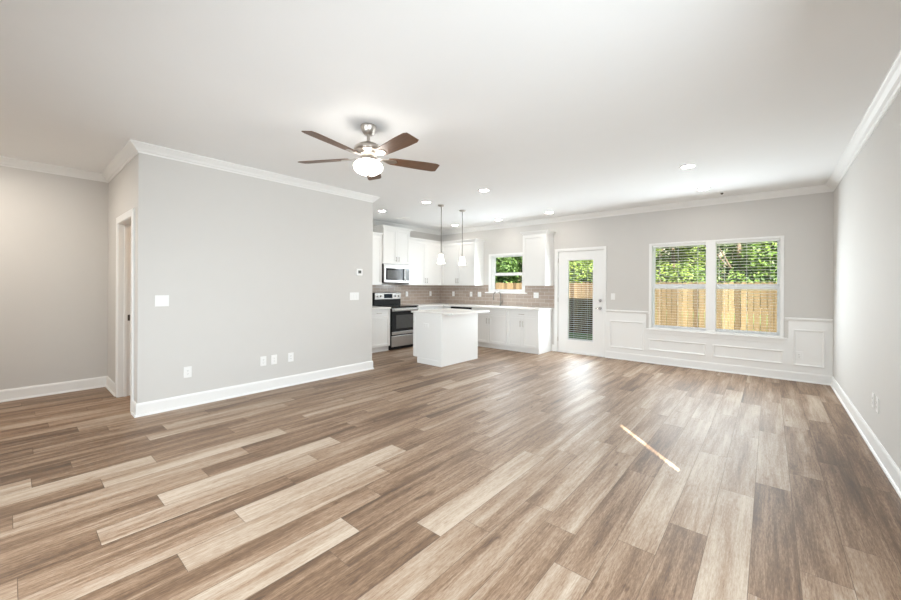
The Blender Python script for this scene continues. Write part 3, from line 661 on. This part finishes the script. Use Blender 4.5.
for z in (1.455, 1.70): mh.tube([(MX + 0.03, MY1 - 0.172, z), (MX + 0.062, MY1 - 0.172, z)], 0.008, 8)
mh.build('handle', 'steel', md)
cp = MB().box(MX, MX + 0.028, MY1 - 0.147, MY1 - 0.004, 1.398, 1.750).build('control_panel', 'steel', m_, 0.003)
MB().box(MX + 0.028, MX + 0.030, MY1 - 0.132, MY1 - 0.018, 1.44, 1.71).build('keypad', 'ovenwin', cp, 0.001)
MB().box(MX + 0.030, MX + 0.031, MY1 - 0.120, MY1 - 0.030, 1.665, 1.700).build('display', 'display', cp)
# dishwasher
w_ = thing('dishwasher', (-5.366, YB - 0.3, 0), 'dishwasher with a black control strip behind the island', 'dishwasher')
MB().box(-5.668, -5.064, YBF, YB - 0.03, 0.09, CT - 0.037).build('body', 'black', w_, 0.002)
MB().box(-5.664, -5.068, YBF - 0.028, YBF, 0.11, 0.762).build('door', 'steel', w_, 0.003)
MB().box(-5.664, -5.068, YBF - 0.032, YBF, 0.768, CT - 0.038).build('control_strip', 'blackglass', w_, 0.003)
MB().box(-5.66, -5.07, YBF + 0.06, YBF + 0.08, 0.0, 0.09).build('kick_plate', 'black', w_)
# tap
f_ = thing('faucet', (-4.63, YB - 0.09, CT), 'brushed metal gooseneck tap at the sink below the kitchen window', 'faucet')
fx, fy = -4.63, YB - 0.09
MB().lathe((fx, fy, CT), [(0.0, 0.0), (0.027, 0.0), (0.027, 0.006), (0.020, 0.012), (0.017, 0.05), (0.015, 0.09), (0.0, 0.09)], 18).build('base', 'tapmetal', f_)
pts = [(fx, fy, CT + 0.08), (fx, fy, CT + 0.24)] + [(fx - 0.040 * (1 - math.cos(t)), fy - 0.080 * (1 - math.cos(t)), CT + 0.24 + 0.075 * math.sin(t)) for t in [math.pi * k / 12 for k in range(1, 12)]]
pts += [(fx - 0.08, fy - 0.16, CT + 0.235), (fx - 0.08, fy - 0.16, CT + 0.16)]
MB().tube(pts, 0.011, 12).build('spout', 'tapmetal', f_)
MB().tube([(fx - 0.08, fy - 0.16, CT + 0.20), (fx - 0.08, fy - 0.16, CT + 0.13)], [0.014, 0.016], 14).build('spray_head', 'tapmetal', f_)
MB().tube([(fx + 0.014, fy, CT + 0.06), (fx + 0.04, fy, CT + 0.065), (fx + 0.075, fy - 0.01, CT + 0.12)], [0.009, 0.008, 0.006], 10).build('lever', 'tapmetal', f_)

# ------------------------------------------------------------------ ceiling fan
FX, FY = -2.714, 2.062
fan = thing('ceiling_fan', (FX, FY, HC), 'brushed nickel ceiling fan with five walnut blades and a lit bowl', 'ceiling fan')
MB().lathe((FX, FY, HC), [(0.0, 0), (0.068, 0), (0.070, -0.006), (0.068, -0.016), (0.058, -0.045), (0.044, -0.070), (0.034, -0.080), (0.0, -0.080)]).build('canopy', 'nickel', fan)
MB().tube([(FX, FY, HC - 0.07), (FX, FY, HC - 0.17)], 0.0125, 14).lathe((FX, FY, HC - 0.137), [(0.0, 0), (0.02, 0), (0.026, -0.012), (0.026, -0.02), (0, -0.02)]).build('downrod', 'nickel', fan)
mz = HC - 0.147
MB().lathe((FX, FY, mz), [(0.0, 0), (0.03, 0), (0.06, -0.010), (0.095, -0.026), (0.118, -0.048), (0.124, -0.064), (0.124, -0.072), (0.108, -0.086), (0.085, -0.098),
                          (0.080, -0.112), (0.062, -0.120), (0.0, -0.120)], 36).build('motor_housing', 'nickel', fan)
MB().lathe((FX, FY, mz - 0.118), [(0.0, 0), (0.055, 0), (0.060, -0.012), (0.060, -0.030), (0.070, -0.040), (0.072, -0.046), (0, -0.046)], 30).build('light_fitter', 'nickel', fan)
bz = mz - 0.160
MB().lathe((FX, FY, bz), [(0.070, 0), (0.096, -0.010), (0.118, -0.028), (0.128, -0.050), (0.124, -0.072), (0.106, -0.096), (0.076, -0.114), (0.040, -0.124), (0.0, -0.127)], 36).build('light_bowl', 'bowl', fan)
MB().lathe((FX, FY, bz - 0.124), [(0.0, 0.0), (0.016, 0), (0.018, -0.006), (0.010, -0.012), (0.008, -0.020), (0.0, -0.023)], 16).build('finial', 'nickel', fan)
BZ = 2.456
def blade_mesh():
    n = 14; out = []
    for i in range(n + 1):
        t = i / n; x = 0.18 + 0.48 * t; hw = 0.052 + 0.018 * min(1, t * 1.5)
        if t > 0.93: hw *= math.sqrt(max(0.0, 1 - ((t - 0.93) / 0.07) ** 2 * 0.35))
        if i == 0: hw *= 0.8
        out.append((x, hw))
    vs, fs = [], []
    for x, hw in out: vs += [(x, -hw, -0.003), (x, hw, -0.003), (x, hw, 0.003), (x, -hw, 0.003)]
    for i in range(n):
        a, b = 4 * i, 4 * i + 4
        for k in range(4): fs.append((a + k, a + (k + 1) % 4, b + (k + 1) % 4, b + k))
    fs.append((0, 1, 2, 3)); fs.append((4 * n + 3, 4 * n + 2, 4 * n + 1, 4 * n))
    return vs, fs
PITCH = R(-12)
proto = None
for k in range(5):
    ang = R(-7.4 + 72 * k)
    if proto is None:
        vs, fs = blade_mesh(); me = bpy.data.meshes.new('blade'); me.from_pydata(vs, [], fs); me.update(); me.materials.append(M['blade'])
        bm = bmesh.new(); bm.from_mesh(me); bmesh.ops.recalc_face_normals(bm, faces=bm.faces); bm.to_mesh(me); bm.free()
        bl_ = bpy.data.objects.new('blade', me); proto = bl_
        ir = MB(); ir.add([(0.085, -0.016, 0.006), (0.13, -0.012, 0.003), (0.185, -0.034, -0.004), (0.245, -0.030, -0.004), (0.262, 0, -0.004),
                           (0.245, 0.030, -0.004), (0.185, 0.034, -0.004), (0.13, 0.012, 0.003), (0.085, 0.016, 0.006)] +
                          [(0.085, -0.016, 0.001), (0.13, -0.012, -0.003), (0.185, -0.034, -0.008), (0.245, -0.030, -0.008), (0.262, 0, -0.008),
                           (0.245, 0.030, -0.008), (0.185, 0.034, -0.008), (0.13, 0.012, -0.003), (0.085, 0.016, 0.001)],
                          [(0, 1, 7, 8), (1, 2, 6, 7), (2, 3, 5, 6), (3, 4, 5), (17, 16, 10, 9), (16, 15, 11, 10), (15, 14, 12, 11), (14, 13, 12)] +
                          [(i, i + 9, (i + 1) % 9 + 9, (i + 1) % 9) for i in range(9)])
        iron = ir.build('blade_iron', 'nickel', None); iron.parent = bl_
    else:
        bl_ = proto.copy(); iron = iron.copy(); iron.parent = bl_; COL.objects.link(iron)
    COL.objects.link(bl_); bl_.parent = fan; bl_.location = (0, 0, BZ - HC)
    bl_.rotation_euler = (Matrix.Rotation(ang, 3, 'Z') @ Matrix.Rotation(PITCH, 3, 'X')).to_euler()

# ------------------------------------------------------------------ pendants and recessed lights
for px, py, lb in ((-4.38, 4.900, 'pendant light with white glass shade over the near end of the island'),
                   (-4.37, 5.480, 'pendant light with white glass shade over the far end of the island')):
    p = thing('pendant_light', (px, py, HC), lb, 'pendant light', 'pendant lights above the island')
    MB().lathe((px, py, HC), [(0, 0), (0.062, 0), (0.062, -0.010), (0.050, -0.020), (0.012, -0.026), (0, -0.026)], 24).build('canopy', 'nickel', p)
    MB().tube([(px, py, HC - 0.02), (px, py, 1.915)], 0.0062, 8).build('rod', 'tapmetal', p)
    MB().lathe((px, py, 1.92), [(0, 0), (0.012, 0), (0.022, -0.012), (0.024, -0.045), (0, -0.045)], 18).build('socket_cap', 'nickel', p)
    MB().lathe((px, py, 1.880), [(0.024, 0), (0.036, -0.008), (0.044, -0.05), (0.054, -0.11), (0.066, -0.155), (0.068, -0.160), (0.062, -0.160), (0.050, -0.11), (0.040, -0.05), (0.030, -0.010), (0.0, -0.006)], 26).build('shade', 'shade', p)
SPOTS = [(-5.574, 4.558, 'recessed ceiling light nearest the wall end, above the base cabinet left of the range'),
         (-4.407, 4.550, 'recessed ceiling light just before the near island pendant'),
         (-3.209, 4.530, 'recessed ceiling light nearest the fan, over the kitchen edge'),
         (-5.561, 6.700, 'recessed ceiling light in front of the corner wall cabinets'),
         (-4.392, 6.727, 'recessed ceiling light above the sink and kitchen window'),
         (-3.201, 6.672, 'recessed ceiling light before the garden door and end cabinet'),
         (-0.731, 5.131, 'recessed ceiling light farther from the double window, closer to the viewer'),
         (-0.728, 6.453, 'recessed ceiling light closest to the double window')]
for x, y, lb in SPOTS:
    p = thing('recessed_light', (x, y, HC), lb, 'ceiling light', 'round recessed ceiling lights')
    MB().lathe((x, y, HC), [(0.088, 0), (0.088, -0.004), (0.082, -0.007), (0.066, -0.007), (0.064, -0.003), (0.064, 0)], 28).build('trim_ring', 'plate', p)
    MB().lathe((x, y, HC), [(0.065, -0.002), (0.065, -0.0045), (0.0, -0.0055)], 28).build('lens', 'bulb', p)
p = thing('ceiling_sensor', (-0.544, 6.855, HC), 'small round ceiling sensor near the crown above the double window', 'sensor')
MB().lathe((-0.544, 6.855, HC), [(0.050, 0), (0.050, -0.004), (0.030, -0.010), (0.0, -0.010)], 24).build('cover', 'plate', p)
MB().lathe((-0.544, 6.855, HC - 0.010), [(0.018, 0), (0.018, -0.012), (0.010, -0.020), (0, -0.020)], 16).build('tip', 'dark_metal', p)
p = thing('ceiling_vent', (-5.824, 5.30, HC), 'small pale ceiling vent above the front of the range', 'vent')
vt = MB().box(-5.97, -5.68, 5.23, 5.37, HC - 0.006, HC); vt.build('frame', 'plate', p, 0.002)
vt = MB()
for k in range(7): vt.box(-5.955 + 0, -5.695, 5.243 + k * 0.0175, 5.250 + k * 0.0175, HC - 0.010, HC - 0.006)
vt.build('louvres', 'plate', p)

# ------------------------------------------------------------------ plates on the walls
def plate(fr, u, v, w, h, kind, name, label, cat, group):
    """fr frame with w=0 on the wall face; kind: outlet / rocker(n)"""
    o, U, Wd = fr; c = o + U * u + Z_ * v
    root = thing(name, tuple(c), label, cat, group); f2 = (Vector((c.x, c.y, c.z)), U, Wd)
    MB().fb(f2, -w / 2, w / 2, -h / 2, h / 2, 0, 0.006).build('cover_plate', 'plate', root, 0.002)
    n = max(1, round((w - 0.024) / 0.046))
    for i in range(n):
        cu = (i - (n - 1) / 2) * 0.046
        if kind == 'outlet':
            MB().fb(f2, cu - 0.017, cu + 0.017, -0.034, 0.034, 0.006, 0.0085).build('receptacle', 'plate', root, 0.002)
            for dv in (-0.018, 0.018):
                MB().fb(f2, cu - 0.0075, cu - 0.0055, dv - 0.002, dv + 0.006, 0.0085, 0.0088).fb(f2, cu + 0.0055, cu + 0.0075, dv - 0.002, dv + 0.006, 0.0085, 0.0088).fb(f2, cu - 0.002, cu + 0.002, dv - 0.009, dv - 0.005, 0.0085, 0.0088).build('slots', 'slot', root)
        else:
            MB().fb(f2, cu - 0.0165, cu + 0.0165, -0.033, 0.033, 0.006, 0.010).build('rocker', 'plate', root, 0.002)
    return root
LW = (Vector((XL, 0, 0)), Y_, X); RW = (Vector((XR, 0, 0)), -Y_, -X); BW = (Vector((0, YB, 0)), X, -Y_)
plate(LW, 1.04, 1.157, 0.118, 0.116, 'rocker', 'light_switch', 'two-gang white light switch near the left corner of the partition wall', 'light switch', 'white plates on the left wall')
plate(LW, 3.417, 1.165, 0.164, 0.116, 'rocker', 'light_switch', 'three-gang white light switch below the thermostat', 'light switch', 'white plates on the left wall')
plate(LW, 1.270, 0.375, 0.074, 0.118, 'outlet', 'wall_outlet', 'white outlet low on the left wall, below the two-gang switch', 'outlet', 'white plates on the left wall')
plate(LW, 2.071, 0.376, 0.074, 0.118, 'outlet', 'wall_outlet', 'leftmost of the three white outlets clustered low on the left wall', 'outlet', 'white plates on the left wall')
plate(LW, 2.205, 0.376, 0.074, 0.118, 'outlet', 'wall_outlet', 'middle of the three white outlets clustered low on the left wall', 'outlet', 'white plates on the left wall')
plate(LW, 2.425, 0.376, 0.074, 0.118, 'outlet', 'wall_outlet', 'rightmost of the three white outlets clustered low on the left wall', 'outlet', 'white plates on the left wall')
th = thing('thermostat', (XL, 3.501, 1.534), 'white square thermostat with dark screen near the wall end', 'thermostat')
MB().box(XL, XL + 0.022, 3.446, 3.556, 1.482, 1.586).build('housing', 'plate', th, 0.006)
MB().box(XL + 0.022, XL + 0.0235, 3.474, 3.528, 1.515, 1.560).build('screen', 'slot', th, 0.001)
plate(RW, -4.64, 0.400, 0.074, 0.118, 'outlet', 'wall_outlet', 'white outlet on the right wall, the plate farther from the viewer', 'outlet', 'white outlets on the right wall')
plate(RW, -4.48, 0.400, 0.074, 0.118, 'outlet', 'wall_outlet', 'white outlet on the right wall, the plate nearer the viewer', 'outlet', 'white outlets on the right wall')
BWP = (Vector((0, YB - 0.007, 0)), X, -Y_); BT = (Vector((0, YB - 0.008, 0)), X, -Y_); KT = (Vector((XK + 0.008, 0, 0)), Y_, X)
plate(BWP, 0.325, 0.365, 0.074, 0.118, 'outlet', 'wall_outlet', 'white outlet inside the tall wainscot panel by the right corner', 'outlet', None)
plate(BW, -2.221, 1.150, 0.074, 0.118, 'rocker', 'light_switch', 'white light switch on the grey wall right of the garden door', 'light switch', None)
plate(KT, 6.09, 1.138, 0.074, 0.118, 'outlet', 'wall_outlet', 'white outlet on the backsplash just right of the range', 'outlet', 'white outlets on the tile backsplash')
plate(KT, 6.90, 1.138, 0.074, 0.118, 'outlet', 'wall_outlet', 'white outlet on the range-side backsplash close to the corner', 'outlet', 'white outlets on the tile backsplash')
plate(BT, -6.085, 1.136, 0.074, 0.118, 'outlet', 'wall_outlet', 'white outlet on the back wall tiles just right of the corner', 'outlet', 'white outlets on the tile backsplash')
plate(BT, -5.525, 1.136, 0.074, 0.118, 'outlet', 'wall_outlet', 'left one of two close white outlets left of the kitchen window', 'outlet', 'white outlets on the tile backsplash')
plate(BT, -5.275, 1.136, 0.100, 0.118, 'rocker', 'light_switch', 'white switch on the tiles right beside the kitchen window sill', 'light switch', 'white outlets on the tile backsplash')
plate(BT, -3.790, 1.142, 0.118, 0.118, 'outlet', 'wall_outlet', 'double white outlet on the tiles below the cabinet by the garden door', 'outlet', 'white outlets on the tile backsplash')
plate((Vector((0, 4.605, 0)), X, -Y_), -4.446, 0.655, 0.118, 0.074, 'outlet', 'wall_outlet', 'white outlet on the end panel of the kitchen island', 'outlet', None)

# ------------------------------------------------------------------ the garden
GZ = -0.32; FYY = 13.3
tag(MB().box(-26, 12, YB + T + 0.02, 30, GZ - 0.2, GZ).build('lawn', 'grass'), 'green grass lawn between the house and the fence', 'lawn', None, 'stuff')
tag(MB().box(-4.6, -1.4, YB + T + 0.02, YB + 2.6, GZ - 0.02, -0.06).build('patio', 'siding'), 'concrete patio slab outside the garden door', 'patio', None, 'structure')
fe = thing('wooden_fence', (-6, FYY, GZ), 'tan vertical board privacy fence behind the lawn', 'fence')
rndf = random.Random(3); x = -16.0
while x < 5.0:
    pn = MB(); xe = x + 2.4
    while x < xe - 0.01:
        top = GZ + 1.80 + rndf.uniform(-0.012, 0.012); dy = rndf.uniform(-0.004, 0.004); a, b = x + 0.004, x + 0.135
        pn.add([(a, FYY + dy, GZ), (b, FYY + dy, GZ), (b, FYY + dy, top - .03), (b - .025, FYY + dy, top), (a + .025, FYY + dy, top), (a, FYY + dy, top - .03),
                (a, FYY + .018 + dy, GZ), (b, FYY + .018 + dy, GZ), (b, FYY + .018 + dy, top - .03), (b - .025, FYY + .018 + dy, top), (a + .025, FYY + .018 + dy, top), (a, FYY + .018 + dy, top - .03)],
               [(0, 1, 2, 3, 4, 5), (11, 10, 9, 8, 7, 6)] + [(i, i + 6, (i + 1) % 6 + 6, (i + 1) % 6) for i in range(6)]); x += 0.1412
    pn.build('board_panel', 'fence', fe); x = xe
MB().box(-16, 5, FYY + 0.023, FYY + 0.06, GZ + 0.3, GZ + 0.39).box(-16, 5, FYY + 0.023, FYY + 0.06, GZ + 1.45, GZ + 1.54).build('rail', 'fence', fe)

def tree(x, y, rx, h, leaf, seed, label, n=21000):
    rnd = random.Random(seed); root = thing('tree', (x, y, GZ), label, 'tree', 'leafy trees beyond the fence')
    tk = MB(); tk.tube([(x, y, GZ), (x + .05, y, GZ + h * .3), (x - .05, y + .05, GZ + h * .75)], [0.14, 0.10, 0.03], 8)
    for q in range(6):
        a = rnd.uniform(0, 6.28); z0 = GZ + h * rnd.uniform(.2, .5); tk.tube([(x, y, z0), (x + rx * .5 * math.cos(a), y + rx * .5 * math.sin(a), z0 + h * .2)], [0.05, 0.015], 6)
    tk.build('trunk', 'bark', root)
    lobes = []
    for q in range(26):
        a = rnd.uniform(0, 6.283); rr = math.sqrt(rnd.random()) * 0.8; t = rnd.uniform(0.16, 0.95)
        lobes.append((x + rx * rr * math.cos(a), y + rx * 0.8 * rr * math.sin(a), GZ + h * t, rnd.uniform(.28, .45) * rx))
    lf = MB()
    for q in range(n):
        lx, ly, lz, lr = rnd.choice(lobes)
        d = Vector((rnd.gauss(0, 1), rnd.gauss(0, 1), rnd.gauss(0, 1))).normalized(); c = Vector((lx, ly, lz)) + d * lr * rnd.uniform(.75, 1.05)
        if c.z < GZ + 0.9: continue
        if c.y < FYY + 0.15: continue
        nrm = (d + Vector((rnd.gauss(0, .5), rnd.gauss(0, .5), rnd.gauss(0.3, .5)))).normalized()
        u = nrm.cross(Vector((rnd.gauss(0, 1), rnd.gauss(0, 1), rnd.gauss(0, 1)))).normalized(); w2 = nrm.cross(u)
        s_ = rnd.uniform(.035, .075)
        lf.add([c - u * s_, c - w2 * s_ * .5, c + u * s_, c + w2 * s_ * .5], [(0, 1, 2, 3)])
    me = bpy.data.meshes.new('foliage'); me.from_pydata([tuple(Vector(v) - root.location) for v in lf.v], [], lf.f); me.materials.append(M[leaf])
    o = bpy.data.objects.new('foliage', me); COL.objects.link(o); o.parent = root
TREES = [(-12.3, 15.8, 1.7, 5.6, 'leaf', 1, 'dense green tree at the left of the kitchen window view'),
         (-10.2, 15.2, 1.6, 5.0, 'leaf_dark', 2, 'deep green tree filling the kitchen window view'),
         (-8.2, 16.2, 1.7, 5.6, 'leaf_dark', 4, 'deep green tree at the right of the kitchen window view'),
         (-6.3, 15.4, 1.6, 5.4, 'leaf_lime', 5, 'yellow-green tree seen through the garden door'),
         (-4.3, 16.3, 1.6, 5.6, 'leaf', 6, 'mid green tree between the garden door and window views'),
         (-2.6, 15.2, 1.4, 5.0, 'leaf_lime', 7, 'yellow-green tree in the left half of the double window'),
         (-0.75, 15.2, 1.5, 5.4, 'leaf', 8, 'mid green tree behind the middle of the double window'),
         (0.75, 15.3, 1.5, 5.4, 'leaf', 9, 'bright green tree in the right half of the double window'),
         (-3.6, 18.5, 2.2, 6.4, 'leaf_dark', 12, 'deep green tree farther back behind the left window half'),
         (0.2, 18.5, 2.2, 6.4, 'leaf_dark', 13, 'deep green tree farther back behind the right window half'),
         (-11.2, 18.8, 2.4, 6.4, 'leaf_dark', 15, 'deep green tree farther back behind the kitchen window view'),
         (-7.6, 18.8, 2.4, 6.6, 'leaf_dark', 14, 'deep green tree farther back behind the garden door view')]
for a in TREES: tree(*a)
